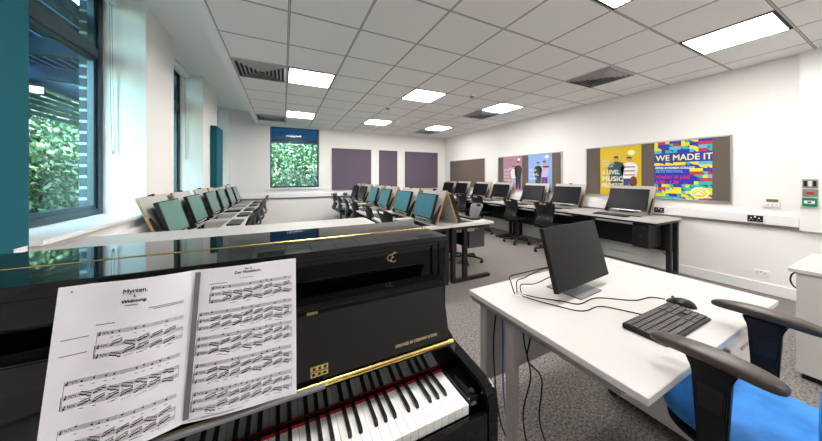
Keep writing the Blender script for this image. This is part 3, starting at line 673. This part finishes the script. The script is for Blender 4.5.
# ================================================================ PIANO
P = thing('upright_piano', 'glossy black upright piano with its keyboard open in the foreground', 'piano', (-.128, .95, 0))
PX = -.128; PYo = .95
def pt(x, y, z): return (x-PX, y-PYo, z)
def PB(nm, mm, x0, x1, y0, y1, z0, z1, bev=.002, par=None, sm=False): return MB().box(x0-PX, x1-PX, y0-PYo, y1-PYo, z0, z1, bev).build(nm, M[mm], par or P, sm)
XA, XB = -.829, .573
PB('lid', 'piano', XA-.008, XB+.004, 1.024, 1.235, 1.150, 1.170, .003); PB('lid', 'piano', XA-.008, XB+.004, .850, 1.020, 1.150, 1.170, .003)
b = MB(); b.cyl(pt(XA, 1.022, 1.1685), pt(XB-.004, 1.022, 1.1685), .0038, seg=10); b.build('lid_hinge', M['brass'], P, True)
for x0, x1 in ((XA, XA+.03), (XB-.03, XB)): PB('side_panel', 'piano', x0, x1, .86, 1.225, .02, 1.149, .003)
PB('back_panel', 'pianosat', XA+.03, XB-.03, 1.195, 1.215, .05, 1.149)
PB('front_panel', 'piano', XA+.07, XB-.058, .876, .892, .80, 1.140, .002)
PB('front_rail', 'piano', XA+.03, XB-.03, .864, .875, 1.134, 1.149, .002)
for x0, x1 in ((XA+.03, XA+.068), (XB-.056, XB-.03)): PB('stile', 'piano', x0, x1, .866, .90, .78, 1.133, .002)
# arms (cheeks): side profile in (y,z)
for x0, x1 in ((XA, XA+.042), (XB-.042, XB)):
    prof = [(.875, .57), (.875, .87), (.862, .845), (.84, .815), (.80, .797), (.70, .787), (.62, .780), (.597, .772), (.583, .757), (.578, .735), (.578, .60), (.59, .575), (.62, .57)]
    MB().prism([(a-PYo, c) for a, c in prof], x0-PX, x1-PX, 'x', bev=.004).build('arm', M['piano'], P)
PB('key_bed', 'piano', XA+.043, XB-.043, .60, .875, .60, .688, .003)
PB('key_slip', 'piano', XA+.043, XB-.043, .578, .596, .63, .716, .004)
KR = .483; KP = .0235
for x0, x1 in ((XA+.043, KR-52*KP-.002), (KR+.002, XB-.043)): PB('key_block', 'piano', x0, x1, .605, .755, .689, .752, .006)
b = MB(); b.cyl(pt(KR+.026, .625, .752), pt(KR+.026, .625, .758), .008); b.build('screw_cap', M['blacksat'], P, True)
seq = 'ABCDEFG'
for k in range(52):
    x1 = KR-k*KP
    PB('white_key', 'ivory', x1-KP+.0006, x1-.0006, .604, .7475, .712, .740, .0012)
for k in range(51):
    # k-th gap from the right; rightmost white key is C
    right = 'C' if k % 7 == 0 else ['C', 'B', 'A', 'G', 'F', 'E', 'D'][k % 7]; left = ['C', 'B', 'A', 'G', 'F', 'E', 'D'][(k+1) % 7]
    if (left, right) in (('B', 'C'), ('E', 'F')): continue
    xc = KR-(k+1)*KP+{'C': -.002, 'D': .002, 'F': -.003, 'G': 0, 'A': .003}[left]
    b = MB(); b.prism([(.7475-PYo, .7405), (.7475-PYo, .752), (.664-PYo, .7515), (.655-PYo, .7405)], xc-.0052-PX, xc+.0052-PX, 'x', bev=.0014); b.build('black_key', M['ebony'], P)
PB('key_felt', 'felt', XA+.07, XB-.088, .7478, .7542, .72, .7425, 0)
# fallboard group: fascia above keys, brass hinge, leaning board with top rail
FB = MB(); FB.prism([(a-PYo, c) for a, c in ((.7545, .700), (.7545, .750), (.748, .760), (.738, .775), (.730, .834), (.760, .838), (.775, .70))], XA+.044-PX, XB-.044-PX, 'x', bev=.002); FB.build('fallboard_fascia', M['piano'], P)
b = MB(); b.box(XA+.05-PX, XB-.05-PX, .731-PYo, .750-PYo, .8355, .8395, .001); b.cyl(pt(XA+.05, .741, .8395), pt(XB-.05, .741, .8395), .0042, seg=10); b.build('fallboard_hinge', M['brass'], P, True)
fb = MB(); fb.prism([(a-PYo, c) for a, c in ((.748, .842), (.790, 1.020), (.806, 1.016), (.768, .838))], XA+.055-PX, XB-.058-PX, 'x', bev=.002); F = fb.build('fallboard', M['piano'], P)
b = MB(); b.prism([(a-PYo, c) for a, c in ((.772, 1.014), (.772, 1.030), (.780, 1.038), (.822, 1.046), (.828, 1.040), (.824, 1.024), (.80, 1.014))], XA+.055-PX, XB-.060-PX, 'x', bev=.003); b.build('fallboard_rail', M['piano'], F)
PB('music_ledge', 'greyshell', -.50, .10, .7165, .7295, .8405, .8475, .001)
PB('lower_panel', 'piano', XA+.032, XB-.032, .86, .875, .10, .598, .002)
PB('bottom_board', 'piano', XA+.031, XB-.031, .84, 1.19, .03, .095)
for x0, x1 in ((XA, XA+.045), (XB-.045, XB)):
    b = MB(); b.prism([(x0-PX, .06), (x1-PX, .06), (x1-PX, .569), (x0-PX, .569)], .60-PYo, .64-PYo, 'y', bev=.003); b.box(x0-PX, x1-PX, .57-PYo, .858-PYo, .03, .065, .003); b.build('leg', M['piano'], P)
for x in (XA+.022, XB-.022):
    for y in (.60, 1.2): b = MB(); b.cyl(pt(x-.01, y, .0155), pt(x+.01, y, .0155), .0155); b.build('caster', M['brass'], P, True)
for k in (-1, 0, 1): b = MB(); b.box(k*.09-.022, k*.09+.022, .78-PYo, .87-PYo, .055, .065, .004); b.build('pedal', M['brass'], P)
# lettering on the fallboard
slope = math.atan2(.178, .042)
def fbm(x, d): # point on fallboard front at distance d up from hinge
    u = Vector((0, .042, .178)).normalized(); nrm = Vector((0, -.178, .042)).normalized(); p = Vector((x-PX, .748-PYo, .842))+u*d+nrm*.0006
    return Matrix(((1, 0, 0, p.x), (0, u.y, nrm.y, p.y), (0, u.z, nrm.z, p.z), (0, 0, 0, 1)))
text_obj('maker_lettering', 'DESIGNED BY STEINWAY & SONS', .0118, M['gold'], F, fbm(.315, .022), 'LEFT', .0002, .86)
text_obj('maker_lettering', 'ESSEX', .010, M['gold'], F, Matrix(((1, 0, 0, .058-PX), (0, 0, -1, .7712-PYo), (0, 1, 0, 1.016), (0, 0, 0, 1))), 'LEFT', .0002, 1.1)
b = MB(); m = fbm(.066, .013); b.box(0, .046, 0, .012, 0, .0006, 0, m); b.box(0, .046, .014, .026, 0, .0006, 0, m); b.build('emblem', M['brass'], F)
b = MB()
for k in range(3):
    b.box(.004+k*.0145, .012+k*.0145, .003, .009, .0006, .0009, 0, m); b.box(.006+k*.0145, .013+k*.0145, .016, .023, .0006, .0009, 0, m)
b.build('emblem_mark', M['ink'], F)
# script CE monogram on the front panel
b = MB(); mx0 = .352-PX; mz = 1.113; yy = .8745-PYo; mz = 1.108
def arc(cx, cz, rx, rz, a0, a1, n_=16): return [(mx0+cx+rx*math.cos(math.radians(a0+(a1-a0)*k/n_)), yy, mz+cz+rz*math.sin(math.radians(a0+(a1-a0)*k/n_))) for k in range(n_+1)]
b.tube(arc(-.006, .0, .011, .011, 60, 300), .0012, 6); b.tube(arc(.008, .007, .008, .007, 50, 270), .0012, 6); b.tube(arc(.006, -.008, .010, .008, 90, 340), .0012, 6); b.tube(arc(.012, .015, .006, .003, 180, 20), .001, 6)
b.build('monogram', M['gold'], P, True)

# ================================================================ SHEET MUSIC
BK = thing('sheet_music', 'open white piano score leaning on the piano fallboard', 'sheet music', (-.19, .725, .85))
def page_point(side, s_, t_, off=0):
    """s 0..1 from spine outward, t 0..1 upward"""
    bx = -.199; X0 = bx; X1 = -.408 if side < 0 else .030
    tx0 = -.192; TX1 = -.410 if side < 0 else .031
    x = (X0+(X1-X0)*s_)*(1-t_)+(tx0+(TX1-tx0)*s_)*t_
    bulge = .010*math.sin(PI*min(1, s_*1.3))*(.5 if side > 0 else 1)
    y = .7225+(.790-.7225)*t_-bulge+.006*(1-s_)
    z = .8490+(1.174-.8490)*t_+ (.012*(1-s_) if side < 0 else .012*(1-s_))*(1-t_)
    p = Vector((x, y, z)); p += Vector((0, -1, .2)).normalized()*off
    return p-Vector((-.19, .725, .85))
def ppt(side, u, v, off=.0006):     # u 0..1 left to right, v 0..1 bottom to top
    return page_point(side, (1-u) if side < 0 else u, v, off)
for side in (-1, 1):
    b = MB(); N = 14; gf = [[b.b.verts.new(page_point(side, i/N, j/N)) for i in range(N+1)] for j in range(N+1)]; gb = [[b.b.verts.new(page_point(side, i/N, j/N, -.0016)) for i in range(N+1)] for j in range(N+1)]
    for j in range(N):
        for i in range(N):
            b.b.faces.new([gf[j][i], gf[j][i+1], gf[j+1][i+1], gf[j+1][i]]); b.b.faces.new([gb[j][i], gb[j+1][i], gb[j+1][i+1], gb[j][i+1]])
    for i in range(N):
        b.b.faces.new([gf[0][i], gb[0][i], gb[0][i+1], gf[0][i+1]]); b.b.faces.new([gf[N][i], gf[N][i+1], gb[N][i+1], gb[N][i]])
        b.b.faces.new([gf[i][N], gb[i][N], gb[i+1][N], gf[i+1][N]]); b.b.faces.new([gf[i][0], gf[i+1][0], gb[i+1][0], gb[i][0]])
    pg = b.build('page', M['paper'], BK, True)
    b = MB(); random.seed(20+side)
    def quad(u0, v0, u1, v1, th):   # a stroke between two page points; th in page-height units
        d = Vector((u1-u0, (v1-v0)*1.5)); L = max(d.length, 1e-6); nx_, ny_ = -d.y/L*th*1.5, d.x/L*th
        segs = max(1, int(abs(u1-u0)/.08))
        for q in range(segs):
            a0 = q/segs; a1 = (q+1)/segs; A = (u0+(u1-u0)*a0, v0+(v1-v0)*a0); B = (u0+(u1-u0)*a1, v0+(v1-v0)*a1)
            b.face([ppt(side, A[0]-nx_, A[1]-ny_), ppt(side, B[0]-nx_, B[1]-ny_), ppt(side, B[0]+nx_, B[1]+ny_), ppt(side, A[0]+nx_, A[1]+ny_)])
    def dot(u, v, r=.0050): b.face([ppt(side, u+r*1.6*math.cos(a*PI/4+.3), v+r*math.sin(a*PI/4), .0007) for a in range(8)])
    sp = .0048
    if side < 0: systems = [(.70, .30), (.455, .12), (.205, .12)]; ue = .94
    else: systems = [(.865, .16), (.69, .07), (.525, .07), (.35, .07), (.175, .07)]; ue = .95
    for si, (top, ul) in enumerate(systems):
        gaps = (0, .075, .128) if side < 0 else (0, .045, .095)
        for gi, gp in enumerate(gaps):
            v = top-gp
            for q in range(5): quad(ul, v-q*sp, ue, v-q*sp, .00070)
            # clef, key signature
            quad(ul+.012, v-5*sp, ul+.02, v+sp, .0011); dot(ul+.016, v-3*sp, .005); dot(ul+.022, v-1.2*sp, .003)
            for q in range(4): quad(ul+.04+q*.013, v-(q % 2+1.8)*sp, ul+.04+q*.013, v-(q % 2)*sp+.2*sp, .0007); dot(ul+.043+q*.013, v-(q % 2+1.6)*sp, .0024)
            u = ul+.11
            while u < ue-.06:
                if gi == 0:
                    if random.random() < .75:
                        yv = v-random.choice((.5, 1, 1.5, 2, 2.5, 3))*sp; dot(u, yv); quad(u+.006, yv, u+.006, yv+3.2*sp, .0005)
                        quad(u-.012, v-8.0*sp, u+.01, v-8.0*sp, .0012)
                    u += random.choice((.05, .06, .085))
                else:
                    ng = 6; base = v-random.uniform(2.0, 4.2)*sp; up = random.choice((1, 1, -1)); du = .0145; pts_ = []
                    for q in range(ng):
                        if u+q*du > ue-.02: break
                        yv = base+up*q*sp*.75+random.uniform(-.6, .6)*sp; dot(u+q*du, yv, .0046); pts_.append((u+q*du, yv)); 
                    if len(pts_) > 2:
                        y0 = max(p[1] for p in pts_[:2])+3*sp; y1 = max(p[1] for p in pts_[-2:])+3*sp
                        for (a, c) in pts_: quad(a+.005, c, a+.005, y0+(y1-y0)*(a-pts_[0][0])/max(1e-5, pts_[-1][0]-pts_[0][0]), .0007)
                        quad(pts_[0][0]+.005, y0, pts_[-1][0]+.005, y1, .0019)
                        if random.random() < .5: quad(pts_[0][0], base-5*sp, pts_[-1][0], base-5*sp+up*2*sp, .0008)
                    u += ng*du+.012
        for bar in (0, .5, 1): quad(ul+(ue-ul)*bar, top-gaps[1]-0*sp, ul+(ue-ul)*bar, top-gaps[2]-4*sp, .0006)
        quad(ul, top, ul, top-gaps[2]-4*sp, .0008); quad(ul-.008, top-gaps[1], ul-.008, top-gaps[2]-4*sp, .0016)
        for q in range(5): u = random.uniform(ul+.1, ue-.1); quad(u, top-gaps[2]-7*sp, u+.025, top-gaps[2]-7*sp, .0013)
    if side < 0:
        for u0, u1, v in ((.02, .15, .045), (.62, .68, .045), (.66, .93, .80), (.7, .93, .79), (.28, .42, .745), (.06, .24, .69), (.06, .24, .60), (.48, .58, .838)): quad(u0, v, u1, v, .0017)
        dot(.09, .965)
    else:
        quad(.05, .015, .42, .015, .0014); quad(.15, .02, .5, .02, .0010); quad(.42, .905, .55, .905, .0012); quad(.14, .885, .30, .885, .0014); dot(.05, .965)
    b.build('notation', M['ink'], pg)
    def ptxt(s_, u, v, size):
        o_ = ppt(side, u, v, .0009); ax = (ppt(side, u+.05, v, .0009)-ppt(side, u-.05, v, .0009)).normalized(); ay = (ppt(side, u, v+.05, .0009)-ppt(side, u, v-.02, .0009)).normalized(); az = ax.cross(ay)
        m = Matrix(((ax.x, ay.x, az.x, o_.x), (ax.y, ay.y, az.y, o_.y), (ax.z, ay.z, az.z, o_.z), (0, 0, 0, 1)))
        text_obj('title', s_, size, M['ink'], pg, m, 'CENTER', .0001, 1.05, .00022)
    if side < 0: ptxt('Myrten.', .55, .915, .0125); ptxt('I.', .55, .885, .009); ptxt('Widmung.', .55, .855, .0095)
    else: ptxt('No. 3.', .5, .965, .006); ptxt('Der Nussbaum.', .5, .94, .0088)
b = MB(); s0 = page_point(1, .0, .03, .002); s1 = page_point(1, .0, .985, .002)  # grey strip in place of the shadow along the page spine
b.face([s0+Vector((.003, -.0045, 0)), s0+Vector((.013, -.0045, 0)), s1+Vector((.013, -.0045, 0)), s1+Vector((.003, -.0045, 0))]); b.face([s1+Vector((.003, -.0035, 0)), s1+Vector((.013, -.0035, 0)), s0+Vector((.013, -.0035, 0)), s0+Vector((.003, -.0035, 0))]); b.build('spine_shadow_strip', M['greyshell'], BK)

# ================================================================ TEACHER'S DESK AND WHAT STANDS ON IT
ZT = .76; DX0, DX1, DY0, DY1 = .945, 2.30, .375, 1.180
t = thing('teacher_desk', 'white rectangular office desk with silver legs in the right foreground', 'desk', (1.62, .78, 0))
def DB(nm, mm, x0, x1, y0, y1, z0, z1, bev=.002, par=None): return MB().box(x0-1.62, x1-1.62, y0-.78, y1-.78, z0, z1, bev).build(nm, M[mm], par or t)
DB('desktop', 'laminate', DX0, DX1, DY0, DY1, ZT-.025, ZT, .0015)
b = MB(); [b.box(a-1.62, c-1.62, d_-.78, e-.78, ZT-.0235, ZT-.0015) for a, c, d_, e in ((DX0-.0015, DX0, DY0, DY1), (DX1, DX1+.0015, DY0, DY1), (DX0, DX1, DY0-.0015, DY0), (DX0, DX1, DY1, DY1+.0015))]; b.build('edge_banding', M['laminate_edge'], t)
for xa in (DX0+.012, DX1-.052):
    b = MB(); b.box(xa-1.62, xa+.04-1.62, DY0+.07-.78, DY1-.01-.78, ZT-.055, ZT-.026, .003); b.build('rail', M['silver'], t); b = MB()
    b.box(xa-1.62, xa+.04-1.62, DY0+.03-.78, DY1-.03-.78, 0, .035, .004); b.build('foot', M['silver'], t)
    for ya in (.875, 1.055): DB('leg', 'silver', xa+.002, xa+.038, ya, ya+.05, .035, ZT-.055, .004)
DB('modesty_panel', 'greylam', DX0+.06, DX1-.06, 1.112, 1.128, .27, ZT-.03, .001)
DB('beam', 'silver', DX0+.055, DX1-.055, 1.00, 1.03, ZT-.075, ZT-.03, .002)
for x, y in ((1.155, 1.02), (2.162, 1.0)):
    b = MB(); b.cyl((x-1.62, y-.78, ZT), (x-1.62, y-.78, ZT+.003), .04, .038, 28); gr = b.build('cable_port', M['laminate_edge'], t, True)
    b = MB(); b.cyl((x-1.62, y-.78, ZT+.003), (x-1.62, y-.78, ZT+.0035), .028, .028, 20); b.build('port_cover', M['greylam'], gr, True)
# pedestal
t = thing('drawer_pedestal', 'light grey drawer pedestal under the right side of the white office desk', 'drawers', (2.05, .70, 0))
MB().box(-.19, .18, -.25, .28, .05, .60, .003).build('body', M['pedestal'], t)
for k in range(3): d = MB().box(-.188, .178, -.268, -.251, .06+k*.18, .235+k*.18, .002).build('drawer', M['pedestal'], t); MB().box(-.06, .06, -.276, -.2685, .20+k*.18, .212+k*.18, .002).build('handle', M['silver'], d)
for sx in (-.15, .14):
    for sy in (-.2, .23): b = MB(); b.cyl((sx-.01, sy, .025), (sx+.01, sy, .025), .025); b.build('caster', M['black'], t, True)
# monitor (faces -Y, leans back)
yaw = math.atan2(.042, .53)
t = thing('computer_monitor', 'black flat monitor standing on the white office desk in the foreground', 'monitor', (1.49, .86, ZT), yaw)
m = T(0, 0, .055) @ RX(-.25)
MB().box(-.268, .268, 0, .022, 0, .325, .003, m).build('casing', M['black'], t)
MB().box(-.262, .262, -.0012, -.0002, .012, .319, 0, m).build('screen', M['screen_off'], t)
MB().box(-.10, .10, .022, .042, .05, .26, .01, m).build('back_cover', M['black'], t)
b = MB(); b.prism([(.055, 0.008), (.085, .008), (.125, .20), (.085, .20)], -.03, .03, 'x', bev=.004); b.build('stand_neck', M['blacksat'], t)
b = MB(); b.box(-.11, .11, -.03, .16, 0, .008, .003); b.build('stand_base', M['greyshell'], t)
# keyboard and mouse
kb = make_keyboard('black keyboard lying on the white office desk near the chair arms', None, .42, .145); kb.location = (1.50, .525, ZT); kb.rotation_euler = (0, 0, .0)
t = thing('computer_mouse', 'black computer mouse beside the keyboard on the white office desk', 'mouse', (1.785, .575, ZT), .15)
b = MB()
tb = bmesh.new(); bmesh.ops.create_uvsphere(tb, u_segments=20, v_segments=12, radius=1)
for v in tb.verts:
    v.co = Vector((v.co.x*.031, v.co.y*.056, max(0, v.co.z)*.034*(1-.25*v.co.y)))
b._x(tb, None); b.build('shell', M['blacksat'], t, True)
b = MB(); b.cyl((-.003, .03, .029), (.003, .03, .029), .006); b.build('scroll_wheel', M['greyshell'], t, True)
def cable(label, pts, r=.0028, mm='black', grp='desk cables'):
    pts = smooth_path(pts, 7); o_ = pts[0].copy(); b = MB(); b.tube([p-o_ for p in pts], r, 6); o = b.build('cable', M[mm], None, True); o.location = o_; tag(o, label, 'cable', grp); return o
zt = ZT+.003; gx, gy = 1.155, 1.02
cable('thin black mouse cable running across the white desk to the cable port', [(gx+.01, gy-.02, zt), (1.21, .93, zt), (1.28, .86, zt), (1.33, .80, zt), (1.48, .80, zt), (1.62, .70, zt), (1.74, .68, zt), (1.778, .634, zt+.002)])
cable('thin black keyboard cable curving in front of the monitor', [(gx-.01, gy-.03, zt), (1.17, .92, zt), (1.21, .84, zt), (1.25, .77, zt), (1.30, .745, zt), (1.40, .74, zt), (1.46, .66, zt), (1.48, .604, zt+.004)])
cable('black monitor cable arching highest from the port to the screen', [(gx-.03, gy+.0, zt), (gx-.035, gy+.02, .82), (gx-.03, gy+.03, .85), (1.22, 1.04, .858), (1.30, 1.02, .87), (1.40, .96, .90)], .003)
cable('black monitor cable looping low behind the screen', [(gx, gy+.01, zt), (gx+.01, gy+.02, .82), (1.20, 1.02, .84), (1.26, 1.01, .86), (1.33, .99, .88), (1.42, .955, .885)], .003)
cable('black cable lying between the other two behind the screen', [(gx+.02, gy, zt), (gx+.03, gy+.01, .80), (1.24, .99, .81), (1.31, .96, .84), (1.40, .945, .87)], .003)
cable('black cable hanging under the desk beside the silver leg, nearer the leg', [(1.07, .93, ZT-.03), (1.06, .90, .58), (1.09, .89, .42), (1.05, .90, .25), (1.06, .88, .10), (1.12, .86, .012)], .004)
cable('black cable hanging under the desk, looping outward', [(1.09, .94, ZT-.03), (1.10, .90, .62), (1.08, .90, .50), (1.17, .89, .38), (1.14, .88, .2), (1.18, .86, .06), (1.24, .84, .012)], .004)
cable('black cable behind the silver desk legs', [(1.02, 1.04, ZT-.03), (.99, 1.035, .55), (.985, 1.02, .35), (1.0, 1.0, .15), (1.05, .98, .012)], .004)
cable('blue network cable behind the silver desk legs', [(1.045, 1.03, ZT-.03), (1.02, 1.0, .55), (1.012, .99, .3), (1.03, .97, .12), (1.09, .95, .012)], .0035, 'p_jeans')
cable('looped black power cable beneath the end desk of the right row', [(4.93, 1.83, .42), (4.94, 1.79, .32), (4.96, 1.76, .28), (5.0, 1.75, .36), (5.03, 1.75, .28), (5.06, 1.76, .16), (5.13, 1.77, .24)], .004)
# white cabinet at the right edge
t = thing('storage_cabinet', 'plain white cabinet at the right edge of the photo', 'cabinet', (3.55, .05, 0))
MB().box(-.33, .40, -.5, .40, .04, .735, .003).build('body', M['laminate'], t); MB().box(-.36, .42, -.52, .43, .7355, .76, .002).build('top', M['laminate'], t)
MB().box(-.31, .38, -.48, .38, 0, .04).build('plinth', M['blackmetal'], t)
for k in (0, 1): d = MB().box(-.349, -.331, -.498+k*.45, -.052+k*.45, .05, .73, .002).build('door', M['laminate'], t)
cable('thick black cable loop sticking out behind the white cabinet', [(3.30, .455, .60), (3.275, .47, .62), (3.262, .48, .66), (3.27, .475, .70), (3.30, .462, .715)], .005)

# ================================================================ BLUE OFFICE CHAIR (faces +Y)
t = thing('office_chair', 'blue upholstered office chair with black armrests pushed under the white desk', 'chair', (1.44, .20, 0))
def cushion(W_, D_, H_, n=16, dish=.012, k=3.2):
    tb = bmesh.new(); bmesh.ops.create_cube(tb, size=2); bmesh.ops.subdivide_edges(tb, edges=tb.edges[:], cuts=10, use_grid_fill=True)
    for v in tb.verts:
        p = v.co.copy(); q = (abs(p.x)**k+abs(p.y)**k+abs(p.z)**k)**(1/k); p = p/q
        v.co = Vector((p.x*W_/2, p.y*D_/2, p.z*H_/2))
    return tb
b = MB(); b._x(cushion(.45, .46, .085), T(.005, .06, .575)); b.build('seat', M['bluefabric'], t, True)
b = MB(); b._x(cushion(.43, .43, .04), T(0, .06, .522)); b.build('seat_shell', M['black'], t, True)
tb = cushion(.46, .07, .40, k=2.7)
for v in tb.verts: v.co.y += .45*v.co.x**2*1.6
b = MB(); b._x(tb, T(.0, -.112, .765)); b.build('backrest', M['bluefabric'], t, True)
b = MB(); b.prism([(-.16, .515), (-.115, .66), (-.115, .86), (-.14, .86), (-.155, .66), (-.19, .49), (-.02, .462), (-.02, .50)], -.035, .035, 'x', bev=.004); b.build('back_bar', M['black'], t)
for s_, ax in ((-1, -.262), (1, .290)):
    ap = MB()
    tb = cushion(.078, .285, .038, k=3.4)
    for v in tb.verts:
        yy_ = v.co.y; v.co.z += .010*math.sin((yy_+.155)/.31*PI); v.co.x *= 1-.28*max(0, yy_/.155)
        v.co.z += -.30*(yy_*yy_)*.6
    ap._x(tb, T(ax, .115, .842)); A = ap.build('arm_pad', M['armpad'], t, True)
    b = MB(); q = ax-s_*.004
    b.prism([(.055, .828), (.170, .828), (.155, .79), (.145, .62), (.138, .47), (.090, .47), (.078, .62), (.070, .79)], q-.014, q+.014, 'x', bev=.005); br = b.build('arm_upright', M['black'], t)
    b = MB(); b.prism([(.080, .76), (.140, .76), (.137, .69), (.084, .69)], q-s_*0-.021, q-.0145, 'x', bev=.004); b.build('adjuster', M['blacksat'], br)
    b = MB(); b.box(min(q, q-s_*.24), max(q, q-s_*.24), .085, .150, .462, .482, .004); b.build('arm_bracket', M['black'], t)
b = MB(); b.box(-.12, .12, -.08, .16, .46, .50, .006); b.cyl((0, .03, .38), (0, .03, .46), .035); b.build('mechanism', M['black'], t, True)
b = MB(); b.cyl((0, .03, .09), (0, .03, .40), .026); b.cyl((0, .03, .06), (0, .03, .14), .045, .035); b.build('column', M['blackmetal'], t, True)
for k in range(5):
    m = T(0, .03, 0) @ RZ(k*2*PI/5+.2); b = MB(); b.prism([(.02, .075), (.02, .12), (.16, .10), (.31, .075), (.31, .055), (.16, .07)], -.02, .02, 'y', m, .004); lg = b.build('base_leg', M['blacksat'], t)
    b = MB(); b.cyl((.295, 0, .05), (.295, 0, .075), .009, m=m); b.cyl((.295, -.027, .027), (.295, -.006, .027), .027, m=m); b.cyl((.295, .006, .027), (.295, .027, .027), .027, m=m); b.build('caster', M['black'], lg, True)
